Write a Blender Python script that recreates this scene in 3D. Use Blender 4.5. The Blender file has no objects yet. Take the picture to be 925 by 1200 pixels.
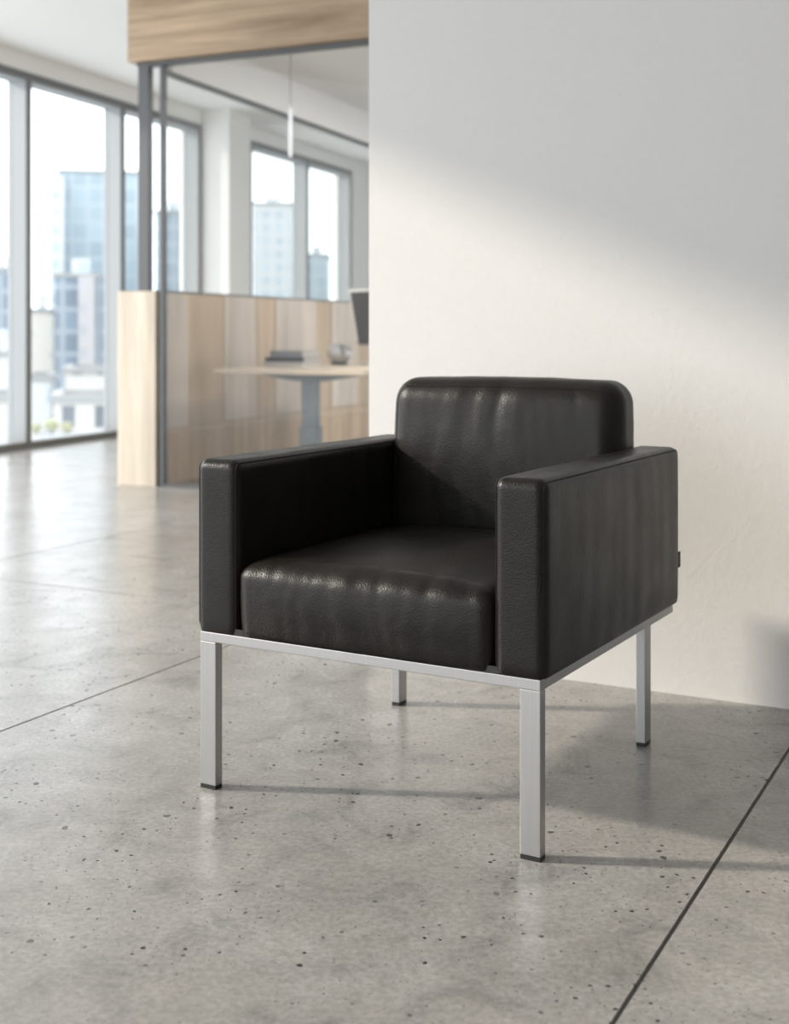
import bpy, bmesh, math, random
from mathutils import Vector, Matrix, noise
random.seed(7)
sc = bpy.context.scene
COL = sc.collection
R = math.radians

# ------------------------------------------------------------------ camera
cd = bpy.data.cameras.new('camera'); cam = bpy.data.objects.new('camera', cd); COL.objects.link(cam)
cam.location = (0, 0, 0.9); cam.rotation_euler = (R(90), 0, 0)
cd.sensor_fit = 'HORIZONTAL'; cd.sensor_width = 36.0
cd.lens = 36.0*1504/925
cd.shift_y = -(600-391)/925
cd.clip_start = 0.05; cd.clip_end = 3000
cd.dof.use_dof = True; cd.dof.focus_distance = 2.35; cd.dof.aperture_fstop = 4.6
sc.camera = cam

# ------------------------------------------------------------------ daylight
world = bpy.data.worlds.new('sky'); sc.world = world; world.use_nodes = True
wn = world.node_tree.nodes; wl = world.node_tree.links
bg = wn['Background']; bg.inputs[0].default_value = (0.915, 0.955, 1.0, 1); bg.inputs[1].default_value = 4.8
sd = bpy.data.lights.new('sun', 'SUN'); sun = bpy.data.objects.new('sun', sd); COL.objects.link(sun)
sd.energy = 7.4; sd.angle = R(3.0); sd.color = (1.0, 0.90, 0.77)
SUN_DIR = Vector((0.993, -0.092, -0.49)).normalized()
sun.rotation_euler = SUN_DIR.to_track_quat('-Z', 'Y').to_euler()
sun.location = (-8, 4, 6)
sc.view_settings.view_transform = 'Standard'; sc.view_settings.look = 'None'
sc.view_settings.gamma = 1.0; sc.view_settings.exposure = -0.76
try: sc.view_settings.use_curve_mapping = False
except Exception: pass

# ------------------------------------------------------------------ materials
def new_mat(name):
    m = bpy.data.materials.new(name); m.use_nodes = True
    nt = m.node_tree; return m, nt, nt.nodes, nt.links, nt.nodes['Principled BSDF']
def flat(name, col, rough=0.5, metal=0.0, spec=0.5):
    m, nt, n, l, p = new_mat(name)
    p.inputs['Base Color'].default_value = (*col, 1); p.inputs['Roughness'].default_value = rough
    p.inputs['Metallic'].default_value = metal; p.inputs['Specular IOR Level'].default_value = spec
    return m
def nd(n, t, **kw):
    x = n.new(t)
    for k, v in kw.items():
        if k.startswith('_'): setattr(x, k[1:], v)
        else: x.inputs[k].default_value = v
    return x
def coords(n, l, scale=(1,1,1), rot=(0,0,0), kind='Object'):
    tc = n.new('ShaderNodeTexCoord'); mp = n.new('ShaderNodeMapping')
    mp.inputs['Scale'].default_value = scale; mp.inputs['Rotation'].default_value = rot
    l.new(tc.outputs[kind], mp.inputs[0]); return mp.outputs[0]
def ramp(n, l, src, stops):
    r = n.new('ShaderNodeValToRGB'); e = r.color_ramp.elements
    while len(e) < len(stops): e.new(0.5)
    for i, (p, c) in enumerate(stops):
        e[i].position = p; e[i].color = (c, c, c, 1) if isinstance(c, (int, float)) else (*c, 1)
    l.new(src, r.inputs[0]); return r.outputs[0]
def mixc(n, l, fac, a, b, mode='MIX'):
    m = n.new('ShaderNodeMix'); m.data_type = 'RGBA'; m.blend_type = mode
    for s, v in ((0, fac), (6, a), (7, b)):
        if isinstance(v, (int, float)): m.inputs[s].default_value = v
        elif isinstance(v, tuple): m.inputs[s].default_value = (*v, 1)
        else: l.new(v, m.inputs[s])
    return m.outputs[2]
def bump(n, l, p, h, strength, dist, prev=None):
    b = n.new('ShaderNodeBump'); b.inputs['Strength'].default_value = strength; b.inputs['Distance'].default_value = dist
    l.new(h, b.inputs['Height'])
    if prev: l.new(prev, b.inputs['Normal'])
    l.new(b.outputs[0], p.inputs['Normal']); return b.outputs[0]

def concrete():
    m, nt, n, l, p = new_mat('polished_concrete')
    co = coords(n, l)
    n1 = nd(n, 'ShaderNodeTexNoise', Scale=1.3, Detail=6.0, Roughness=0.6); l.new(co, n1.inputs[0])
    n2 = nd(n, 'ShaderNodeTexNoise', Scale=7.0, Detail=9.0, Roughness=0.68, Distortion=0.9); l.new(co, n2.inputs[0])
    n3 = nd(n, 'ShaderNodeTexNoise', Scale=90.0, Detail=5.0, Roughness=0.7); l.new(co, n3.inputs[0])
    c1 = ramp(n, l, n1.outputs[0], [(0.3, (0.265, 0.254, 0.236)), (0.7, (0.355, 0.350, 0.338))])
    c2 = ramp(n, l, n2.outputs[0], [(0.32, 0.64), (0.45, 0.92), (0.55, 1.0), (0.68, 1.16)])
    c = mixc(n, l, 1.0, c1, c2, 'MULTIPLY')
    c3 = ramp(n, l, n3.outputs[0], [(0.3, 0.74), (0.7, 1.2)])
    c = mixc(n, l, 1.0, c, c3, 'MULTIPLY')
    # stretched darker scuffs
    co2 = coords(n, l, scale=(3, 13, 1), rot=(0, 0, R(-8)))
    n4 = nd(n, 'ShaderNodeTexNoise', Scale=2.2, Detail=8.0, Roughness=0.75, Distortion=1.6); l.new(co2, n4.inputs[0])
    s4 = ramp(n, l, n4.outputs[0], [(0.60, 1.0), (0.72, 0.80)])
    c = mixc(n, l, 1.0, c, s4, 'MULTIPLY')
    # pits : three sizes of sparse air bubbles
    pits = None
    for scl, thr, dens in ((17, 0.12, 0.74), (40, 0.16, 0.74), (95, 0.17, 0.76)):
        v = nd(n, 'ShaderNodeTexVoronoi', Scale=scl); v.distance = 'EUCLIDEAN'; v.voronoi_dimensions = '2D'
        # warp a little so that the pits are not round
        w = nd(n, 'ShaderNodeTexNoise', Scale=scl*1.6, Detail=2.0); l.new(co, w.inputs[0])
        ad = n.new('ShaderNodeVectorMath'); ad.operation = 'MULTIPLY_ADD'
        l.new(w.outputs['Color'], ad.inputs[0]); ad.inputs[1].default_value = (0.35/scl,)*3; l.new(co, ad.inputs[2])
        l.new(ad.outputs[0], v.inputs['Vector'])
        sep = n.new('ShaderNodeSeparateColor'); l.new(v.outputs['Color'], sep.inputs[0])
        th = n.new('ShaderNodeMath'); th.operation = 'MULTIPLY_ADD'      # radius varies per cell, negative = none
        l.new(sep.outputs[0], th.inputs[0]); th.inputs[1].default_value = thr/(1-dens); th.inputs[2].default_value = -thr*dens/(1-dens)
        df = n.new('ShaderNodeMath'); df.operation = 'SUBTRACT'; l.new(th.outputs[0], df.inputs[0]); l.new(v.outputs['Distance'], df.inputs[1])
        st = n.new('ShaderNodeMath'); st.operation = 'MULTIPLY'; st.use_clamp = True; l.new(df.outputs[0], st.inputs[0]); st.inputs[1].default_value = 40
        if pits is None: pits = st.outputs[0]
        else:
            mx = n.new('ShaderNodeMath'); mx.operation = 'MAXIMUM'; l.new(pits, mx.inputs[0]); l.new(st.outputs[0], mx.inputs[1]); pits = mx.outputs[0]
    # pits cluster in fields
    fld = nd(n, 'ShaderNodeTexNoise', Scale=2.6, Detail=3.0); l.new(co, fld.inputs[0])
    fr = ramp(n, l, fld.outputs[0], [(0.36, 0.15), (0.52, 1.0)])
    pm = n.new('ShaderNodeMath'); pm.operation = 'MULTIPLY'; l.new(pits, pm.inputs[0]); l.new(fr, pm.inputs[1])
    c = mixc(n, l, pm.outputs[0], c, (0.03, 0.026, 0.022))
    l.new(c, p.inputs['Base Color'])
    rr = ramp(n, l, n2.outputs[0], [(0.3, 0.27), (0.7, 0.17)])
    l.new(rr, p.inputs['Roughness']); p.inputs['Specular IOR Level'].default_value = 0.5
    b1 = bump(n, l, p, n2.outputs[0], 0.10, 0.01)
    b2 = bump(n, l, p, n3.outputs[0], 0.10, 0.003, b1)
    inv = n.new('ShaderNodeMath'); inv.operation = 'SUBTRACT'; inv.inputs[0].default_value = 1.0; l.new(pm.outputs[0], inv.inputs[1])
    bump(n, l, p, inv.outputs[0], 0.6, 0.002, b2)
    return m
def plaster(name, col):
    m, nt, n, l, p = new_mat(name)
    co = coords(n, l)
    n1 = nd(n, 'ShaderNodeTexNoise', Scale=55.0, Detail=5.0, Roughness=0.65); l.new(co, n1.inputs[0])
    n2 = nd(n, 'ShaderNodeTexNoise', Scale=160.0, Detail=3.0); l.new(co, n2.inputs[0])
    c = ramp(n, l, n1.outputs[0], [(0.3, tuple(x*0.975 for x in col)), (0.7, col)])
    l.new(c, p.inputs['Base Color']); p.inputs['Roughness'].default_value = 0.85
    b = bump(n, l, p, n1.outputs[0], 0.16, 0.006); bump(n, l, p, n2.outputs[0], 0.15, 0.002, b)
    return m
def wood(name, ca, cb, axis, rough=0.5, fine=1.0):
    # grain runs along the given local axis
    m, nt, n, l, p = new_mat(name)
    s = [16*fine]*3; s[axis] = 0.7
    co = coords(n, l, scale=tuple(s))
    n1 = nd(n, 'ShaderNodeTexNoise', Scale=1.0, Detail=7.0, Roughness=0.62, Distortion=0.7); l.new(co, n1.inputs[0])
    s2 = [3.2*fine]*3; s2[axis] = 0.35
    co2 = coords(n, l, scale=tuple(s2))
    n2 = nd(n, 'ShaderNodeTexNoise', Scale=1.0, Detail=3.0, Distortion=1.2); l.new(co2, n2.inputs[0])
    s3 = [90*fine]*3; s3[axis] = 2.5
    co3 = coords(n, l, scale=tuple(s3))
    n3 = nd(n, 'ShaderNodeTexNoise', Scale=1.0, Detail=2.0); l.new(co3, n3.inputs[0])
    c = ramp(n, l, n1.outputs[0], [(0.3, cb), (0.65, ca)])
    k = ramp(n, l, n2.outputs[0], [(0.3, 0.74), (0.62, 1.08)])
    c = mixc(n, l, 1.0, c, k, 'MULTIPLY')
    k3 = ramp(n, l, n3.outputs[0], [(0.3, 0.88), (0.7, 1.06)])
    c = mixc(n, l, 1.0, c, k3, 'MULTIPLY')
    l.new(c, p.inputs['Base Color']); p.inputs['Roughness'].default_value = rough
    bump(n, l, p, n3.outputs[0], 0.1, 0.002)
    return m
def leather():
    m, nt, n, l, p = new_mat('black_leather')
    co = coords(n, l)
    v = nd(n, 'ShaderNodeTexVoronoi', Scale=330.0); v.feature = 'F1'
    w = nd(n, 'ShaderNodeTexNoise', Scale=180.0, Detail=2.0); l.new(co, w.inputs[0])
    ad = n.new('ShaderNodeVectorMath'); ad.operation = 'MULTIPLY_ADD'
    l.new(w.outputs['Color'], ad.inputs[0]); ad.inputs[1].default_value = (0.0022,)*3; l.new(co, ad.inputs[2]); l.new(ad.outputs[0], v.inputs['Vector'])
    n2 = nd(n, 'ShaderNodeTexNoise', Scale=14.0, Detail=4.0); l.new(co, n2.inputs[0])
    c = ramp(n, l, n2.outputs[0], [(0.3, (0.0065, 0.0055, 0.0044)), (0.7, (0.0105, 0.0088, 0.0070))])
    l.new(c, p.inputs['Base Color'])
    rr = ramp(n, l, n2.outputs[0], [(0.3, 0.33), (0.7, 0.42)]); l.new(rr, p.inputs['Roughness'])
    p.inputs['Specular IOR Level'].default_value = 0.26
    b = bump(n, l, p, v.outputs['Distance'], 0.30, 0.0012)
    n5 = nd(n, 'ShaderNodeTexNoise', Scale=42.0, Detail=3.0, Distortion=1.0); l.new(coords(n, l, scale=(1, 1, 2.2)), n5.inputs[0])
    b = bump(n, l, p, n5.outputs[0], 0.055, 0.004, b)
    bump(n, l, p, n2.outputs[0], 0.2, 0.006, b)
    return m
def brushed(name, col, rough, axis=2):
    m, nt, n, l, p = new_mat(name)
    s = [900]*3; s[axis] = 6
    co = coords(n, l, scale=tuple(s)); n1 = nd(n, 'ShaderNodeTexNoise', Scale=1.0, Detail=2.0); l.new(co, n1.inputs[0])
    k = ramp(n, l, n1.outputs[0], [(0.3, tuple(x*0.9 for x in col)), (0.7, col)])
    l.new(k, p.inputs['Base Color']); p.inputs['Metallic'].default_value = 0.85; p.inputs['Roughness'].default_value = rough
    return m
def glass(name, tint, refl=1.0, rough=0.0):
    m = bpy.data.materials.new(name); m.use_nodes = True; nt = m.node_tree; n = nt.nodes; l = nt.links
    n.remove(n['Principled BSDF']); out = n['Material Output']
    t = n.new('ShaderNodeBsdfTransparent'); t.inputs[0].default_value = (*tint, 1)
    g = n.new('ShaderNodeBsdfGlossy'); g.inputs['Roughness'].default_value = rough; g.inputs[0].default_value = (refl, refl, refl, 1)
    f = n.new('ShaderNodeFresnel'); f.inputs[0].default_value = 1.5
    ge = n.new('ShaderNodeNewGeometry'); iv = n.new('ShaderNodeMath'); iv.operation = 'SUBTRACT'; iv.inputs[0].default_value = 1.0; l.new(ge.outputs['Backfacing'], iv.inputs[1])
    mu = n.new('ShaderNodeMath'); mu.operation = 'MULTIPLY'; l.new(f.outputs[0], mu.inputs[0]); l.new(iv.outputs[0], mu.inputs[1])
    mx = n.new('ShaderNodeMixShader'); l.new(mu.outputs[0], mx.inputs[0]); l.new(t.outputs[0], mx.inputs[1]); l.new(g.outputs[0], mx.inputs[2])
    l.new(mx.outputs[0], out.inputs[0]); return m
def facade(name, wall, pane, sx, sz, mortar=0.25):
    m, nt, n, l, p = new_mat(name)
    tc = n.new('ShaderNodeTexCoord'); sp = n.new('ShaderNodeSeparateXYZ'); l.new(tc.outputs['Object'], sp.inputs[0])
    ad = n.new('ShaderNodeMath'); ad.operation = 'ADD'; l.new(sp.outputs[0], ad.inputs[0]); l.new(sp.outputs[1], ad.inputs[1])
    cb = n.new('ShaderNodeCombineXYZ'); l.new(ad.outputs[0], cb.inputs[0]); l.new(sp.outputs[2], cb.inputs[1])
    br = n.new('ShaderNodeTexBrick'); br.offset = 0.0; br.squash = 1.0
    l.new(cb.outputs[0], br.inputs['Vector'])
    br.inputs['Scale'].default_value = 1.0; br.inputs['Brick Width'].default_value = sx; br.inputs['Row Height'].default_value = sz
    br.inputs['Mortar Size'].default_value = mortar*min(sx, sz); br.inputs['Mortar Smooth'].default_value = 0.0
    br.inputs['Color1'].default_value = (*pane, 1); br.inputs['Color2'].default_value = (*(x*1.25 for x in pane), 1)
    br.inputs['Mortar'].default_value = (*wall, 1)
    l.new(br.outputs[0], p.inputs['Base Color']); p.inputs['Roughness'].default_value = 0.5
    return m

M = {}
M['concrete'] = concrete()
M['wall'] = plaster('white_plaster', (0.70, 0.692, 0.675))
M['office_wall'] = plaster('office_plaster', (0.88, 0.87, 0.855))
M['ceiling'] = plaster('ceiling_paint', (0.87, 0.87, 0.865))
M['joint'] = flat('joint_sealant', (0.10, 0.095, 0.09), 0.8)
M['oak_up'] = wood('pale_oak_vertical', (0.74, 0.66, 0.545), (0.65, 0.56, 0.445), 2, 0.45)
M['oak_along'] = wood('oak_horizontal', (0.60, 0.45, 0.30), (0.33, 0.22, 0.135), 0, 0.45, 0.8)
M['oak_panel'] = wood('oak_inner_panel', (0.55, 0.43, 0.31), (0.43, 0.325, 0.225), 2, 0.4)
M['pale_reflection'] = wood('pale_reflection_band', (0.62, 0.55, 0.48), (0.55, 0.475, 0.405), 2, 0.4)  # pale tone that paints reflection bands onto the low wall
M['desk_oak'] = wood('desk_oak', (0.80, 0.70, 0.57), (0.72, 0.61, 0.48), 0, 0.4)
M['leather'] = leather()
M['leather_seam'] = flat('leather_seam', (0.007, 0.006, 0.005), 0.6, 0.0, 0.2)
M['steel'] = brushed('brushed_steel', (0.43, 0.427, 0.42), 0.38)
M['black_plastic'] = flat('black_plastic', (0.012, 0.012, 0.012), 0.45)
M['dark_frame'] = flat('dark_grey_frame', (0.10, 0.105, 0.11), 0.4)
M['alu'] = flat('window_aluminium', (0.36, 0.37, 0.38), 0.45, 0.2)
M['alu_shade'] = flat('window_frame_shade', (0.16, 0.165, 0.165), 0.5, 0.1)  # darker tone painting the unlit room side of the frame
M['glass_tint'] = glass('partition_glass', (0.965, 0.955, 0.94), 0.5)
M['glass_clear'] = glass('window_glass', (0.97, 0.985, 0.985), 0.5)
M['desk_metal'] = flat('grey_blue_metal', (0.19, 0.215, 0.235), 0.4, 0.3)
M['paper'] = flat('page_edges', (0.50, 0.48, 0.45), 0.8)
M['book_grey'] = flat('book_cover_grey', (0.27, 0.29, 0.32), 0.5)
M['book_dark'] = flat('book_cover_dark', (0.05, 0.06, 0.075), 0.5)
M['book_pale'] = flat('book_cover_pale', (0.60, 0.60, 0.60), 0.5)
M['silver'] = flat('satin_silver', (0.75, 0.75, 0.75), 0.36, 0.35)
M['screen'] = flat('monitor_back', (0.035, 0.037, 0.04), 0.4)
M['white_plastic'] = flat('white_plastic', (0.7, 0.7, 0.7), 0.4)
M['tag_cloth'] = flat('woven_tag', (0.018, 0.010, 0.008), 0.8)
M['tag_mark'] = flat('woven_tag_thread', (0.16, 0.10, 0.08), 0.8)
def tube_light():
    m, nt, n, l, p = new_mat('lamp_tube')
    p.inputs['Base Color'].default_value = (0.85, 0.88, 0.92, 1); p.inputs['Emission Color'].default_value = (0.9, 0.95, 1, 1)
    p.inputs['Emission Strength'].default_value = 1.0; return m
M['lamp_tube'] = tube_light()

# ------------------------------------------------------------------ builders
def tag(o, label=None, cat=None, group=None, kind=None):
    for k, v in (('label', label), ('category', cat), ('group', group), ('kind', kind)):
        if v: o[k] = v
    return o
def empty(name, loc, rz, label, cat, group=None):
    o = bpy.data.objects.new(name, None); COL.objects.link(o); o.location = loc; o.rotation_euler = (0, 0, rz)
    o.empty_display_size = 0.1
    return tag(o, label, cat, group)
def link(name, bm, mat, parent=None, smooth=False, loc=None):
    bmesh.ops.recalc_face_normals(bm, faces=bm.faces)
    me = bpy.data.meshes.new(name); bm.to_mesh(me); bm.free()
    if mat: me.materials.append(mat)
    o = bpy.data.objects.new(name, me); COL.objects.link(o)
    if parent: o.parent = parent
    if loc: o.location = loc
    if smooth:
        for f in me.polygons: f.use_smooth = True
    return o
def bx(bm, x0, x1, y0, y1, z0, z1, bevel=0.0, seg=2, mat=None):
    r = bmesh.ops.create_cube(bm, size=1.0)
    for v in r['verts']:
        v.co = Vector((x0+(v.co.x+.5)*(x1-x0), y0+(v.co.y+.5)*(y1-y0), z0+(v.co.z+.5)*(z1-z0)))
    vs = r['verts']
    if bevel:
        es = list({e for v in vs for e in v.link_edges})
        rr = bmesh.ops.bevel(bm, geom=es, offset=bevel, segments=seg, affect='EDGES', profile=0.5)
        vs = list({v for f in rr['faces'] for v in f.verts} | {v for v in vs if v.is_valid})
    if mat is not None:
        for v in vs: v.co = mat @ v.co
def box(name, b, mat, parent=None, bevel=0.0, seg=2):
    bm = bmesh.new(); bx(bm, *b, bevel=bevel, seg=seg)
    o = link(name, bm, mat, parent, smooth=False)
    return o
def tube(bm, pts, r, sides=8, closed=False):
    pts = [Vector(p) for p in pts]; n = len(pts); rings = []
    for i, p in enumerate(pts):
        a = pts[(i-1) % n] if (closed or i) else p; b = pts[(i+1) % n] if (closed or i < n-1) else p
        t = (b-a).normalized(); up = Vector((1, 0, 0)) if abs(t.x) < .9 else Vector((0, 0, 1))
        s = t.cross(up).normalized(); u = s.cross(t)
        rings.append([bm.verts.new(p+(s*math.cos(2*math.pi*k/sides)+u*math.sin(2*math.pi*k/sides))*r) for k in range(sides)])
    for i in range(n if closed else n-1):
        A, B = rings[i], rings[(i+1) % n]
        for k in range(sides): bm.faces.new((A[k], A[(k+1) % sides], B[(k+1) % sides], B[k]))
    if not closed: bm.faces.new(rings[0]); bm.faces.new(rings[-1])
def rounded(name, hx, hy, hz, r, mat, parent, loc, disp=None, step=0.012):
    """Rounded box whose surface grid is fine enough to be pushed about: upholstery."""
    bm = bmesh.new(); cache = {}
    def lin(h):
        inner = h-r; k = max(2, int(round(2*inner/step))); a = [-inner+2*inner*i/k for i in range(k+1)]
        arc = [inner+r*math.sin(R(90)*j/5) if False else inner+r*j/5 for j in range(1, 6)]
        return [-q for q in reversed(arc)]+a+arc
    L = (lin(hx), lin(hy), lin(hz)); H = (hx, hy, hz)
    def vert(c):
        # cube surface point -> rounded surface
        q = Vector([max(-(h-r), min(h-r, v)) for v, h in zip(c, H)])
        d = Vector([(v-w)/r for v, w in zip(c, q)])
        # remap cube corner cell to the sphere octant (even spacing)
        d = Vector([math.tan(x*math.pi/4) if abs(x) < 1 else math.copysign(1, x) for x in d])
        d = d.normalized() if d.length > 0 else d
        key = tuple(round(v, 6) for v in c)
        if key not in cache:
            p = q+d*r
            if disp: p = disp(p, d)
            cache[key] = bm.verts.new(p)
        return cache[key]
    for ax in range(3):
        a, b = [i for i in range(3) if i != ax]
        for sgn in (-1, 1):
            for i in range(len(L[a])-1):
                for j in range(len(L[b])-1):
                    vs = []
                    for (ii, jj) in ((i, j), (i+1, j), (i+1, j+1), (i, j+1)):
                        c = [0, 0, 0]; c[ax] = sgn*H[ax]; c[a] = L[a][ii]; c[b] = L[b][jj]; vs.append(vert(c))
                    try: bm.faces.new(vs)
                    except ValueError: pass
    o = link(name, bm, mat, parent, smooth=True, loc=loc)
    return o
def loop_path(h1, h2, r, off, plane_pt):
    pts = []
    for cx, cy, a0 in ((h1-r, h2-r, 0), (-(h1-r), h2-r, 90), (-(h1-r), -(h2-r), 180), (h1-r, -(h2-r), 270)):
        for k in range(7):
            a = R(a0+15*k); pts.append(plane_pt(cx+math.cos(a)*off, cy+math.sin(a)*off))
    # subdivide the straight runs
    out = []
    for i in range(len(pts)):
        a = Vector(pts[i]); b = Vector(pts[(i+1) % len(pts)]); k = max(1, int((b-a).length/0.02))
        for j in range(k): out.append(a.lerp(b, j/k))
    return out

# ------------------------------------------------------------------ the setting
TH = R(27.3); SU = Vector((math.sin(TH), math.cos(TH))); SV = Vector((math.cos(TH), -math.sin(TH)))
def cut(bm):      # the floor ends at the outer face of the window wall
    n_ = Vector((-0.9336, 0.3584, 0))
    bmesh.ops.bisect_plane(bm, geom=bm.verts[:]+bm.edges[:]+bm.faces[:], plane_co=Vector((-2.992, 9.74, 0))+n_*0.2, plane_no=n_, clear_outer=True)
def build_floor():
    bm = bmesh.new(); g = 0.0032
    s0 = -0.515; u0 = 3.514; ds = 1.61; du = 3.22
    for i in range(-7, 6):
        for j in range(-3, 5):
            a0, a1 = s0+i*ds+g, s0+(i+1)*ds-g; b0, b1 = u0+j*du+g, u0+(j+1)*du-g
            M4 = Matrix(((SV.x, SU.x, 0, 0), (SV.y, SU.y, 0, 0), (0, 0, 1, 0), (0, 0, 0, 1)))
            vs = []
            for (e, z) in ((0, -0.02), (0, -0.003), (0.0004, 0)):
                vs.append([bm.verts.new(M4 @ Vector((x, y, z))) for x, y in ((a0+e, b0+e), (a1-e, b0+e), (a1-e, b1-e), (a0+e, b1-e))])
            for k in range(2):
                for q in range(4): bm.faces.new((vs[k][q], vs[k][(q+1) % 4], vs[k+1][(q+1) % 4], vs[k+1][q]))
            bm.faces.new(vs[2])
    cut(bm)
    o = link('floor', bm, M['concrete']); tag(o, 'polished grey concrete floor slabs with dark joints', None, None, 'structure')
    bm = bmesh.new(); bx(bm, -9, 9, -5, 19.5, -0.4, -0.003); cut(bm)
    j = link('floor_joint', bm, M['joint'], o)
build_floor()
def prism(name, pts, z0, z1, mat, parent=None):
    bm = bmesh.new()
    a = [bm.verts.new((x, y, z0)) for x, y in pts]; b = [bm.verts.new((x, y, z1)) for x, y in pts]
    n = len(pts)
    for i in range(n): bm.faces.new((a[i], a[(i+1) % n], b[(i+1) % n], b[i]))
    bm.faces.new(a); bm.faces.new(b)
    return link(name, bm, mat, parent)
def struct(o, label=None): return tag(o, label, None, None, 'structure')
CEIL = 3.09
XE = -3.52     # slab edge, placed to cut the sun on the wall; left open beyond
struct(prism('ceiling', [(XE, 8.35), (-3.9, 8.35), (0.1, 18.8), (9, 18.8), (9, -5), (XE, -5)], CEIL, CEIL+0.25, M['ceiling']), 'white ceiling')
# front wall behind the armchair (30 degrees to the camera)
WT = R(27.8); wu = Vector((math.sin(WT), math.cos(WT))); wv = Vector((math.cos(WT), -math.sin(WT)))
def wall_front():
    # base line passes through the two measured floor points
    p1 = Vector((0.424, 3.351)); 
    k = -30/1504  # its free end is seen at this bearing
    t = (k*p1.y-p1.x)/(wv.x-k*wv.y); e0 = p1+wv*t; e1 = p1+wv*5.4
    return e0, e1
E0, E1 = wall_front()
struct(prism('wall_front', [tuple(E0), tuple(E1), tuple(E1+wu*0.16), tuple(E0+wu*0.16)], 0, CEIL, M['wall']), 'white textured plaster wall behind armchair')
struct(prism('wall_right', [(5.0, 2.0), (5.16, 2.0), (5.16, -4.6), (5.0, -4.6)], 0, CEIL, M['office_wall']))
struct(prism('wall_rear', [(-3.5, -4.6), (5.0, -4.6), (5.0, -4.45), (-3.5, -4.45)], 0, CEIL, M['office_wall']))

# window wall frame: local x runs away from the camera along the glass, local y points into the room
WA = R(21.0); P0 = Vector((-2.992, 9.74))
ww = bpy.data.objects.new('wall_left', None)
def wroot(name): 
    o = bpy.data.objects.new(name, None); COL.objects.link(o); o.location = (P0.x, P0.y, 0)
    o.rotation_euler = (0, 0, R(90)-WA); return o
# local +x = (sin, cos) of WA ; local +y = (-cos, sin): outside is +y, room is -y
bpy.data.objects.remove(ww)
def wm(name, b, mat, parent=None, bevel=0.0):
    bm = bmesh.new(); bx(bm, *b, bevel=bevel)
    o = link(name, bm, mat, parent)
    if not parent: o.location = (P0.x, P0.y, 0); o.rotation_euler = (0, 0, R(90)-WA)
    return o
WH = 2.94
bm = bmesh.new()
bx(bm, -1.6, 3.05, 0.0, 0.24, WH, CEIL)                 # wall over the first window
bx(bm, 3.05, 3.50, -0.31, 0.24, 0, CEIL)                # projecting column
bx(bm, 3.50, 4.06, 0.0, 0.24, 0, CEIL)
bx(bm, 4.06, 6.84, 0.0, 0.24, WH, CEIL)
bx(bm, 6.84, 8.8, 0.0, 0.24, 0, CEIL)
o = link('wall_left', bm, M['office_wall']); o.location = (P0.x, P0.y, 0); o.rotation_euler = (0, 0, R(90)-WA)
struct(o, 'white wall with column between the tall windows')
bm = bmesh.new(); bx(bm, 7.6, 7.75, -8.0, 0.0, 0, CEIL)
o = link('wall_back', bm, M['office_wall']); o.location = (P0.x, P0.y, 0); o.rotation_euler = (0, 0, R(90)-WA); struct(o)
def window(n, t0, t1, mulls):
    w = bpy.data.objects.new('window_%d' % n, None); COL.objects.link(w); w.location = (P0.x, P0.y, 0); w.rotation_euler = (0, 0, R(90)-WA)
    struct(w, 'floor to ceiling window with grey aluminium mullions' if n == 1 else 'tall window seen through the glazed office')
    bm = bmesh.new(); bx(bm, t0, t1, 0.0, 0.17, 0.0, 0.055); bx(bm, t0, t1, 0.004, 0.17, WH-0.06, WH); link('frame_rail', bm, M['alu'], w)
    bm = bmesh.new(); bx(bm, t0, t1, -0.012, 0.004, 0.0, 0.05); bx(bm, t0, t1, -0.012, 0.004, WH-0.055, WH+0.005); link('rail_cap', bm, M['alu_shade'], w)
    for t, wd in mulls:
        m_ = box('mullion', (t-wd, t, 0.0, 0.17, 0.055, WH-0.06), M['alu'], w)
        box('mullion_cap', (t-wd, t+0.002, -0.010, 0.0, 0.05, WH-0.055), M['alu_shade'], m_)
    for (a, _), (b, wb) in zip(mulls[:-1], mulls[1:]):
        box('pane', (a, b-wb, 0.125, 0.135, 0.055, WH-0.06), M['glass_clear'], w)
window(1, -1.0, 3.05, [(-0.93, 0.06), (0.364, 0.06), (1.691, 0.06), (3.05, 0.06)])
window(2, 4.06, 6.84, [(4.12, 0.06), (4.29+1.262, 0.06), (6.84, 0.06)])

# ------------------------------------------------------------------ the glazed office
CA = R(24.3); CX, CY = -1.367, 7.56
def croot(name, label, cat, group=None): return empty(name, (CX, CY, 0), -CA, label, cat, group)
# local x to the right along the front, local y away from the camera, origin at the corner
fr = croot('glass_partition', 'full height glazed office front with thin dark metal frame', 'glass partition')
box('frame_post', (-0.006, 0.018, -0.02, 0.02, 0, 2.48), M['dark_frame'], fr)
box('bottom_rail', (0.022, 2.7, -0.02, 0.02, 0, 0.018), M['dark_frame'], fr)
box('top_rail', (-0.16, 2.7, -0.03, 0.03, 2.478, 2.50), M['dark_frame'], fr)
box('glass_pane', (0.022, 2.7, -0.006, 0.006, 0.018, 2.478), M['glass_tint'], fr)
box('corner_post', (-0.152, -0.082, -0.03, 0.02, 1.152, 2.478), M['dark_frame'], fr)
hd = croot('office_fascia', 'wide oak fascia board above the glass office front', 'fascia')
box('board', (-0.195, 2.7, -0.075, 0.12, 2.502, CEIL-0.002), M['oak_along'], hd)
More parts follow.
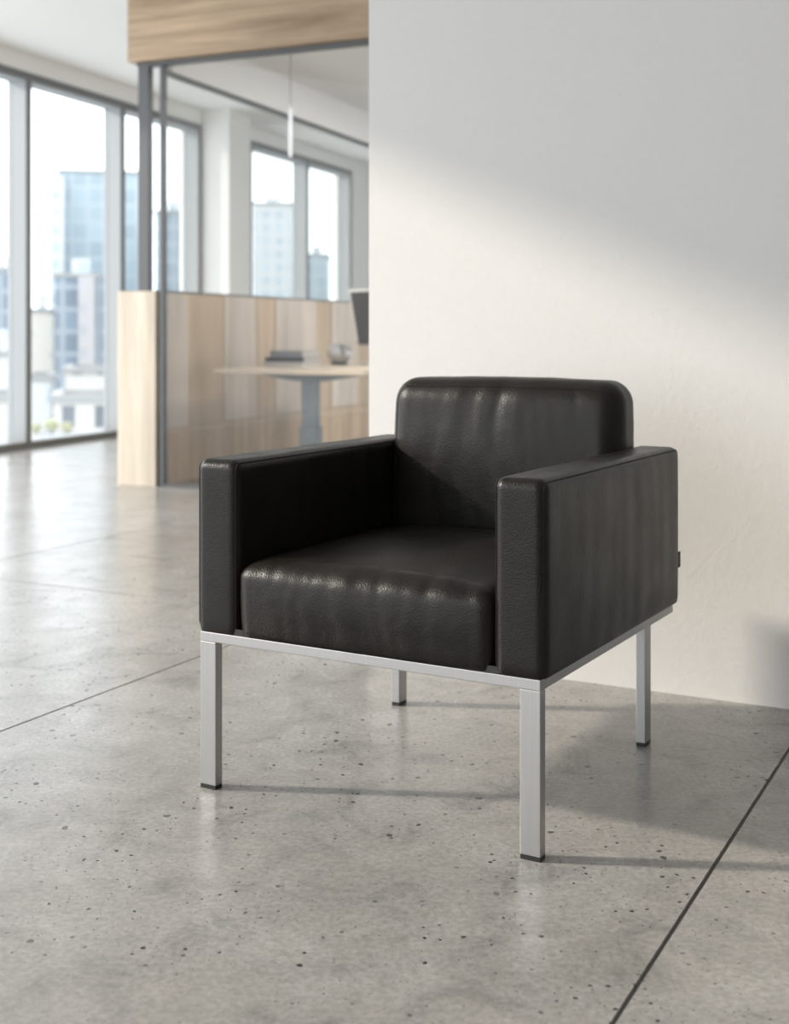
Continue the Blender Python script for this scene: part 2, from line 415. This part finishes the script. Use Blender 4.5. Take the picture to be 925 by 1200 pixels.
# low storage wall running back from the corner
SA = R(21.2)
lw = empty('low_wall', (CX, CY, 0), -SA, 'waist high oak wall with pale end panel beside glass office', 'low wall')
box('end_panel', (-0.29, -0.030, -0.03, 0.012, 0.0, 1.151), M['oak_up'], lw, bevel=0.002)
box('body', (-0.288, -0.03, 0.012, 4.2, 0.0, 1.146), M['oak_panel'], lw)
box('cap', (-0.29, -0.012, 0.0125, 4.2, 1.146, 1.156), M['dark_frame'], lw)
box('reflection_base', (-0.03, -0.016, 0.012, 4.2, 0.0, 0.33), M['oak_panel'], lw)  # strip built along the lower edge of the painted reflection
# reflection stripes of the glass, built as pale and oak uprights
tt = 0.02
for wid, mt in ((0.30, 'pale_reflection'), (0.46, 'oak_panel'), (0.44, 'pale_reflection'), (0.30, 'oak_panel'), (0.16, 'pale_reflection'), (0.52, 'pale_reflection'), (0.28, 'oak_panel'), (0.5, 'pale_reflection'), (0.4, 'oak_panel'), (0.7, 'pale_reflection')):
    box('reflection_upright', (-0.03, -0.014 if mt == 'pale_reflection' else -0.018, tt, min(tt+wid-0.004, 4.2), 0.334, 1.144), M[mt], lw)
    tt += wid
sg = empty('side_screen', (CX, CY, 0), -SA, 'clear glass screen standing on the low oak wall', 'glass screen')
box('glass_pane', (-0.034, -0.024, 0.06, 4.2, 1.156, 2.44), M['glass_clear'], sg)
box('top_rail', (-0.045, -0.012, 0.06, 4.2, 2.44, 2.468), M['dark_frame'], sg)
# the office bulkhead and ceiling
o = box('trim_1', (-0.10, -0.01, 0.13, 4.2, 2.468, 2.717), M['ceiling']); o.location = (CX, CY, 0); o.rotation_euler = (0, 0, -SA); struct(o)
o = box('trim_2', (-0.10, 4.2, 0.13, 4.2, 2.717, CEIL-0.002), M['ceiling']); o.location = (CX, CY, 0); o.rotation_euler = (0, 0, -SA); struct(o)

def cabin(lx, ly):
    return CX+lx*math.cos(CA)+ly*math.sin(CA), CY-lx*math.sin(CA)+ly*math.cos(CA)
# desk
DH = 0.69
dx, dy = cabin(0.70, 1.04)
dk = empty('desk', (dx, dy, 0), -CA, 'oak topped desk on grey metal legs inside the glass office', 'desk')
box('desktop', (-0.5, 0.5, -0.8, 0.8, DH-0.028, DH), M['desk_oak'], dk, bevel=0.003)
for yy in (-0.5, 0.5):
    bm = bmesh.new()
    # tapered bracket under the top
    z1 = DH-0.028
    prof = [(-0.32, z1), (0.32, z1), (0.32, z1-0.015), (0.09, z1-0.05), (-0.09, z1-0.05), (-0.32, z1-0.015)]
    f0 = [bm.verts.new((x, yy-0.035, z)) for x, z in prof]; f1 = [bm.verts.new((x, yy+0.035, z)) for x, z in prof]
    bm.faces.new(f0); bm.faces.new(f1)
    for i in range(6): bm.faces.new((f0[i], f0[(i+1) % 6], f1[(i+1) % 6], f1[i]))
    lg = link('leg', bm, M['desk_metal'], dk)
    box('leg_column', (-0.048, 0.048, yy-0.035, yy+0.035, 0.33, z1-0.048), M['desk_metal'], lg, bevel=0.004)
    box('leg_sleeve', (-0.058, 0.058, yy-0.043, yy+0.043, 0.03, 0.34), M['desk_metal'], lg, bevel=0.004)
    box('leg_foot', (-0.36, 0.36, yy-0.04, yy+0.04, 0.0, 0.03), M['desk_metal'], lg, bevel=0.004)
# books
def book(loc, rz, w, d, h, cover, label):
    r = empty('book', loc, rz, label, 'book', 'books stacked on the office desk')
    bm = bmesh.new()
    bx(bm, -w/2, w/2, -d/2, d/2, 0, 0.003); bx(bm, -w/2, w/2, -d/2, d/2, h-0.003, h); bx(bm, -w/2, w/2, -d/2, -d/2+0.004, 0.003, h-0.003)
    link('cover', bm, cover, r)
    box('pages', (-w/2+0.003, w/2-0.004, -d/2+0.004, d/2-0.004, 0.003, h-0.003), M['paper'], r)
    return r
bxx, byy = -0.655, 8.24
z = DH+0.0005
for (w, d, h, cv, dr, off, lb) in ((0.30, 0.215, 0.030, 'book_pale', 0, 0, 'pale grey book at the bottom of the desk stack'),
                                (0.29, 0.21, 0.028, 'book_dark', 2, 0.004, 'dark navy book in the middle of the desk stack'),
                                (0.255, 0.19, 0.042, 'book_grey', -2, 0.016, 'thick silver grey book on top of the desk stack')):
    book((bxx+off, byy, z), R(-30+dr), w, d, h, M[cv], lb); z += h+0.0005
# silver orb
ob = empty('desk_ornament', (-0.375, 8.72, DH), R(-35), 'rounded silver ornament with dark slot beside the desk books', 'ornament')
def lathe(name, prof, mat, parent, seg=32, sy=1.0, tilt=0.0, zc=0.0):
    bm = bmesh.new(); rings = []
    for r_, z_ in prof:
        rings.append([bm.verts.new((r_*math.cos(2*math.pi*k/seg)+tilt*z_*z_, r_*sy*math.sin(2*math.pi*k/seg), z_+zc)) for k in range(seg)])
    for a, b in zip(rings[:-1], rings[1:]):
        for k in range(seg): bm.faces.new((a[k], a[(k+1) % seg], b[(k+1) % seg], b[k]))
    bm.faces.new(rings[0]); bm.faces.new(rings[-1])
    return link(name, bm, mat, parent, smooth=True)
body = [(0.05, 0.012)]+[(0.092*math.sin(R(a))**0.85, 0.078-0.068*math.cos(R(a))) for a in range(40, 180, 10)]+[(0.004, 0.1465)]
lathe('shell', body, M['silver'], ob, 36, 0.9, 0.0)
lathe('foot', [(0.050, 0.0), (0.056, 0.004), (0.058, 0.014), (0.05, 0.016)], M['black_plastic'], ob, 32, 0.9)
bm = bmesh.new()
pts = []
for a in range(-10, 80, 6):
    aa = R(a); pts.append((0.088*math.cos(aa)*0.86, -0.028-0.030*math.cos(aa), 0.076+0.058*math.sin(aa)))
tube(bm, pts, 0.0045, 8); link('slot', bm, M['black_plastic'], ob, smooth=True)
# monitor seen from behind
mo = empty('monitor', (-0.065, 8.66, DH), R(-45), 'dark backed desk monitor leaning on its stand, edge of the wall in front', 'monitor')
tl = Matrix.Translation((0, 0, 0.13)) @ Matrix.Rotation(R(13), 4, 'X')
for nm, b, mt in (('screen_back', (-0.245, 0.245, -0.012, 0.0085, 0.008, 0.375), 'screen'), ('bezel', (-0.278, 0.278, 0.008, 0.030, -0.006, 0.386), 'white_plastic')):
    bm = bmesh.new(); bx(bm, *b, bevel=0.003, mat=tl); link(nm, bm, M[mt], mo)
box('stand_neck', (-0.03, 0.03, -0.036, -0.02, 0.008, 0.26), M['white_plastic'], mo, bevel=0.003)
box('stand_base', (-0.13, 0.13, -0.11, 0.09, 0.0, 0.008), M['white_plastic'], mo, bevel=0.002)
# pendant
pe = empty('pendant_lamp', (-0.670, 8.26, 2.04), 0, 'slim glowing tube pendant hanging on a thin cable in the office', 'lamp')
bm = bmesh.new(); tube(bm, [(0, 0, 0.335), (0, 0, 0.665)], 0.0022, 8); link('cable', bm, M['dark_frame'], pe)
bm = bmesh.new(); tube(bm, [(0, 0, 0.0), (0, 0, 0.30)], 0.011, 16); link('lamp_tube', bm, M['lamp_tube'], pe, smooth=True)
bm = bmesh.new(); tube(bm, [(0, 0, 0.30), (0, 0, 0.335)], 0.012, 16); link('cap', bm, M['silver'], pe)
bm = bmesh.new(); tube(bm, [(0, 0, 0.662), (0, 0, 0.677)], 0.04, 20); link('ceiling_rose', bm, M['silver'], pe)

# ------------------------------------------------------------------ the armchair
W, D = 0.7318, 0.724
ct = Vector((0.248, 2.182)) + Vector((-math.cos(R(30)), math.sin(R(30))))*W/2 + Vector((math.sin(R(30)), math.cos(R(30))))*D/2
ch = empty('armchair', (ct.x, ct.y, 0), R(-30), 'boxy black leather armchair on square brushed steel legs', 'armchair')
ZF = 0.310
def legpart(x0, x1, y0, y1):
    lg = box('leg', (x0, x1, y0, y1, 0.008, ZF-0.019), M['steel'], ch, bevel=0.0012)
    box('foot_pad', (x0+0.0005, x1-0.0005, y0+0.0005, y1-0.0005, 0.0, 0.008), M['black_plastic'], lg)
hw, hd_ = W/2, D/2
legpart(-hw, -hw+0.038, -hd_, -hd_+0.022)
legpart(hw-0.038, hw, -hd_, -hd_+0.022)
legpart(-hw+0.047, -hw+0.068, hd_-0.048, hd_-0.010)
legpart(hw-0.068, hw-0.047, hd_-0.048, hd_-0.010)
bm = bmesh.new()
z0, z1 = ZF-0.019, ZF
bx(bm, -hw, hw, -hd_, -hd_+0.022, z0, z1, bevel=0.0012)
bx(bm, -hw, hw, hd_-0.022, hd_, z0, z1, bevel=0.0012)
bx(bm, -hw, -hw+0.022, -hd_+0.0215, hd_-0.0215, z0, z1, bevel=0.0008)
bx(bm, hw-0.022, hw, -hd_+0.0215, hd_-0.0215, z0, z1, bevel=0.0008)
for xx in (-hw+0.047, hw-0.068): bx(bm, xx, xx+0.021, hd_-0.048, hd_-0.0215, z0, z1)
link('base_frame', bm, M['steel'], ch)
# arms
AW, AH0, AH1 = 0.100, ZF+0.001, 0.652
AY0, AY1 = -hd_-0.002, hd_+0.020
ahx, ahy, ahz = AW/2, (AY1-AY0)/2, (AH1-AH0)/2
RA = 0.021
def nz(x, y, z): return noise.noise(Vector((x, y, z)))
for s in (-1, 1):
    def dsp(p, d, s=s):
        q = p.copy()
        k = max(0, 1-(p.y/ahy)**2)*max(0, 1-(p.z/ahz)**2)
        q.x += (1 if d.x > 0 else -1)*abs(d.x)*0.004*min(1, k*1.6)
        # soft vertical ripples in the side panels
        q.x += d.x*0.0011*nz(p.y*22, 3*s, p.z*3.0+5)*min(1, k*4)
        q.z += d.z*0.0012*nz(p.y*9, 1, p.x*20)
        if p.z < -(ahz-RA): q.z = -(ahz-RA)-RA*min(1, -d.z*2.0)
        return q
    cx = s*(hw+0.010-ahx)
    arm = rounded('armrest', ahx, ahy, ahz, RA, M['leather'], ch, (cx, (AY0+AY1)/2, (AH0+AH1)/2), dsp, 0.014)
    for side in (-1, 1):
        ph = R(48); xo = side*(ahx-RA+RA*math.sin(ph)+0.0002); off = RA*math.cos(ph)+0.0004
        pts = loop_path(ahy, ahz, RA, off, lambda a, b: (xo, a, b))
        bm = bmesh.new(); tube(bm, pts, 0.0014, 8, closed=True); link('piping', bm, M['leather_seam'], arm, smooth=True)
# back body between the arms
ix = hw+0.010-AW
rounded('back_panel', ix-0.0005, 0.03, (0.642-AH0)/2, 0.012, M['leather'], ch, (0, AY1-0.032, (AH0+0.642)/2), None, 0.03)
box('seat_platform', (-hw+0.012, hw-0.012, -hd_+0.004, hd_-0.01, ZF+0.0004, ZF+0.012), M['black_plastic'], ch)
# back cushion
bw, bt, bh = ix+0.010, 0.066, 0.2
bz0, bz1 = 0.405, 0.795; bh = (bz1-bz0)/2; bcz = (bz0+bz1)/2; bcy = 0.302
def dback(p, d):
    q = p.copy(); u = p.x/bw; w = p.z/bh
    fx = max(0, 1-u**4); fz = max(0, 1-w**4)
    if d.y < 0:
        q.y -= (-d.y)*0.016*max(0, 1-u*u)*max(0, 1-w*w)
        amp = (0.55+0.45*nz(p.x*6, 9, 0))*fx*min(1, 1.2-0.6*abs(w-0.25))
        wx = p.x+0.05*nz(p.x*5, p.z*5, 3)+0.12*p.z*nz(p.x*3, 4, 4)
        q.y += d.y*(0.0075*nz(wx*13, p.z*3.0, 1.7)+0.0032*nz(wx*34, p.z*5.0, 7.1)+0.0012*nz(wx*70, p.z*26, 2.1))*amp
    q.z += d.z*(0.006*max(0, 1-u*u)+0.0014*nz(p.x*16, 2, p.y*10)) if d.z > 0 else 0
    q.x += d.x*(0.003*nz(p.y*20, p.z*12, 5))
    q.x += (0.004*d.x)*max(0, 1-w*w)
    q.y += (p.z+bh)*0.055                                  # leans back a little
    # narrower at the crown
    q.x *= 1-0.012*max(0, w)
    return q
bc = rounded('backrest', bw, bt, bh, 0.050, M['leather'], ch, (0, bcy-0.012, bcz), dback, 0.008)
# seams round the front face of the back cushion, and round its rear face
for sgn in (-1, 1):
    rr = 0.050; ph = R(52); yo = sgn*(bt-rr+rr*math.sin(ph)); off = rr*math.cos(ph)+0.0002
    pts = loop_path(bw, bh, rr, off, lambda a, b: (a, yo, b))
    q = []
    for p in pts:
        c = Vector((max(-(bw-rr), min(bw-rr, p.x)), 0, max(-(bh-rr), min(bh-rr, p.z))))
        d = Vector(((p.x-c.x)/rr, sgn*math.sin(ph), (p.z-c.z)/rr)).normalized()
        q.append(dback(Vector(p), d)+d*0.0001)
    bm = bmesh.new(); tube(bm, q, 0.0012, 8, closed=True); link('seam', bm, M['leather_seam'], bc, smooth=True)
# seat cushion
sx, sz0, sz1 = ix-0.001, ZF+0.002, 0.462
sy0, sy1 = -hd_-0.001, 0.235
shy, shz = (sy1-sy0)/2, (sz1-sz0)/2
def dseat(p, d):
    q = p.copy(); u = p.x/sx; v = p.y/shy; w = p.z/shz
    if d.z > 0: q.z += d.z*(0.010*max(0, 1-u*u)*max(0, 1-v*v)+0.0030*nz(p.x*8, p.y*6, 2)*max(0, 1-u**4))-0.010*abs(u)**5*d.z
    if d.y < 0:
        q.y += d.y*0.011*max(0, 1-w*w)*max(0, 1-u**6)
    if d.y < 0:
        q.x += d.x*0.012*abs(d.y); q.y += d.y*0.008*abs(d.x)
    # gathers over the front edge
    fe = max(0.0, min(1.0, (-v-0.72)/0.22))
    wx = p.x+0.03*nz(p.x*7, p.z*8, 3); wr = 0.0034*nz(wx*17, 2.2, p.z*5+p.y*3)+0.0016*nz(wx*45, 6.2, p.z*9+p.y*6)+0.0007*nz(wx*90, 1, p.z*50)
    q += d*wr*fe*max(0, 1-u**8)*(0.35+0.65*(0.5+0.5*w))
    # the lower corners tuck in next to the arms
    if p.z < -(shz-0.038): q.z = -(shz-0.038)-0.038*min(1, -d.z*2.5)
    q.x -= math.copysign(0.003, p.x)*abs(u)**6*max(0, -w)*max(0, -v)**4
    return q
rounded('seat', sx, shy, shz, 0.038, M['leather'], ch, (0, (sy0+sy1)/2, (sz0+sz1)/2), dseat, 0.007)
# woven tag sewn into the rear edge of the right arm
tg = box('tag', (hw+0.010-0.011, hw+0.010-0.008, AY1-0.010, AY1+0.026, 0.383, 0.417), M['tag_cloth'], ch)
bm = bmesh.new()
for zz in (0.392, 0.399, 0.406): bx(bm, hw+0.010-0.008, hw+0.010-0.0077, AY1+0.010, AY1+0.018, zz, zz+0.003)
link('tag_marking', bm, M['tag_mark'], tg)

# ------------------------------------------------------------------ the city outside
F = {}  # distance haze is painted into these washed-out facade colours
F['glass_blue'] = facade('facade_blue_glass', (0.46, 0.52, 0.55), (0.33, 0.40, 0.44), 3.2, 3.6, 0.10)
F['blue_dark'] = facade('facade_deep_blue', (0.36, 0.40, 0.45), (0.19, 0.245, 0.30), 2.6, 3.3, 0.14)
F['beige'] = facade('facade_beige', (0.46, 0.44, 0.44), (0.38, 0.38, 0.40), 3.0, 3.2, 0.30)
F['white'] = facade('facade_white', (0.58, 0.565, 0.54), (0.16, 0.17, 0.19), 2.6, 3.4, 0.30)
F['pale'] = facade('facade_pale', (0.610, 0.625, 0.640), (0.400, 0.475, 0.535), 3.4, 3.4, 0.26)
F['cream'] = facade('facade_cream', (0.670, 0.625, 0.565), (0.505, 0.505, 0.505), 3.6, 3.4, 0.34)
M['roof'] = flat('roof_membrane', (0.35, 0.35, 0.35), 0.9)
M['street'] = flat('street_ground', (0.22, 0.23, 0.23), 0.9)
GZ = -45.0
def building(x, y, w, d, ztop, fac, label, rz=20, roofbox=True, wing=None, parapet=0.6):
    r = empty('building', (x, y, GZ), R(-rz), label, 'building', None)
    h = ztop-GZ
    box('walls', (-w/2, w/2, 0, d, 0, h), F[fac], r)
    bm = bmesh.new(); q = parapet; bx(bm, -w/2-.3, w/2+.3, -.3, .5, h, h+q); bx(bm, -w/2-.3, w/2+.3, d-.5, d+.3, h, h+q)
    bx(bm, -w/2-.3, -w/2+.5, .5, d-.5, h, h+q); bx(bm, w/2-.5, w/2+.3, .5, d-.5, h, h+q)
    link('parapet', bm, M['roof'], r)
    if roofbox: box('plant_room', (-w*.2, w*.15, d*.3, d*.7, h, h+3.0), F['pale'], r)
    if wing:
        for (a0, a1, b0, hh, ff) in wing: box('wing', (a0*w, a1*w, b0, 0, 0, hh-GZ), F[ff], r)
    return r
def at(px, py, Y): return (px-462)/1504*Y, 0.9-(py-391)/1504*Y
def bld(x0, x1, ytop, Y, d, fac, label, **kw):
    xa, zt = at(x0, ytop, Y); xb, _ = at(x1, ytop, Y)
    # each block roughly faces the office: its depth runs away from the window
    k = math.atan(((x0+x1)/2-462)/1504); rz = math.degrees(k)+kw.pop('turn', 2)
    w = (xb-xa)*math.cos(k)
    return building((xa+xb)/2, Y, w, d, zt, fac, label, rz=rz, **kw)
bld(68, 176, 203, 260, 26, 'glass_blue', 'tall pale blue glass tower in the second window', roofbox=False, wing=[(-0.56, -0.42, -6, 32, 'pale')])
bld(64, 124, 325, 190, 16, 'blue_dark', 'deep blue office block in front of the glass tower', wing=[(-0.02, 0.28, -5, 9.2, 'beige')])
bld(182, 226, 250, 240, 20, 'blue_dark', 'blue tower seen beside the column')
bld(-14, 15, 318, 210, 20, 'blue_dark', 'slim blue tower at the left window edge')
bld(34, 62, 366, 200, 16, 'cream', 'cream apartment block left of the glass tower')
bld(30, 60, 446, 140, 12, 'pale', 'low pale block in front of the cream apartments', roofbox=False)
bld(76, 134, 437, 135, 14, 'white', 'white stepped building behind the lowest roof', roofbox=False)
bld(62, 136, 471, 105, 10, 'white', 'lowest white building with small dark windows', roofbox=False)
bld(-12, 18, 418, 140, 14, 'pale', 'pale low building at the left window edge')
bld(-20, 20, 470, 110, 10, 'white', 'small white block below the left window edge', roofbox=False)
bld(140, 182, 420, 150, 14, 'pale', 'pale low block beside the dark corner post')
bld(296, 342, 240, 330, 20, 'pale', 'pale tower in the far left window pane')
bld(356, 384, 300, 340, 20, 'glass_blue', 'distant glass block in the far right window pane')
def roof_tree(x, y, zb, h, lab):
    t = empty('tree', (x, y, zb), 0, lab, 'tree', None)
    bm = bmesh.new(); bmesh.ops.create_icosphere(bm, subdivisions=4, radius=1)
    for v in bm.verts:
        k = 1+0.35*noise.noise(v.co*1.9+Vector((x, 0, 0)))+0.22*noise.noise(v.co*5+Vector((0, y+x, 0)))
        v.co = Vector((v.co.x*h*.42*k, v.co.y*h*.42*k, h*.72+v.co.z*h*.36*k))
    link('crown', bm, M['leaf'], t)
    bm = bmesh.new(); tube(bm, [(0, 0, 0), (.05, 0, h*.3), (0, 0, h*.6)], .07, 8); link('trunk', bm, M['bark'], t)
M['leaf'] = flat('foliage', (0.40, 0.40, 0.27), 0.8); M['bark'] = flat('bark', (0.25, 0.2, 0.15), 0.9)
bld(38, 100, 517, 88, 7, 'pale', 'low planted roof terrace under the window sill', roofbox=False, parapet=0.15)
for i, (px, h, lb) in enumerate(((42, 0.9, 'small yellow green tree leftmost on the roof terrace'), (60, 1.2, 'taller yellow green tree in the middle of the terrace'), (78, 1.0, 'small yellow green tree rightmost on the roof terrace'))):
    tx, _ = at(px, 0, 92); roof_tree(tx, 92, at(0, 517, 88)[1]+0.02, h*0.95, lb)
# unseen square light added to brighten the office, hidden by the white wall
lx, ly = cabin(2.3, 2.2)
ol = empty('office_fill_light', (lx, ly, 2.66), -CA, 'unseen square fill light added inside the glass office', 'fill light')
box('fill_light_housing', (-0.6, 0.6, -0.6, 0.6, 0.02, 0.055), M['alu'], ol)
ld = bpy.data.lights.new('fill_light', 'AREA'); ld.shape = 'SQUARE'; ld.size = 1.15; ld.energy = 150; ld.color = (1, 0.98, 0.96)
lo = bpy.data.objects.new('fill_light', ld); COL.objects.link(lo); lo.parent = ol; lo.location = (0, 0, 0.015)
prism('city_ground', [(-500, 40), (400, 40), (400, 900), (-500, 900)], GZ-1, GZ, M['street'])
tag(bpy.data.objects['city_ground'], None, None, None, 'structure')
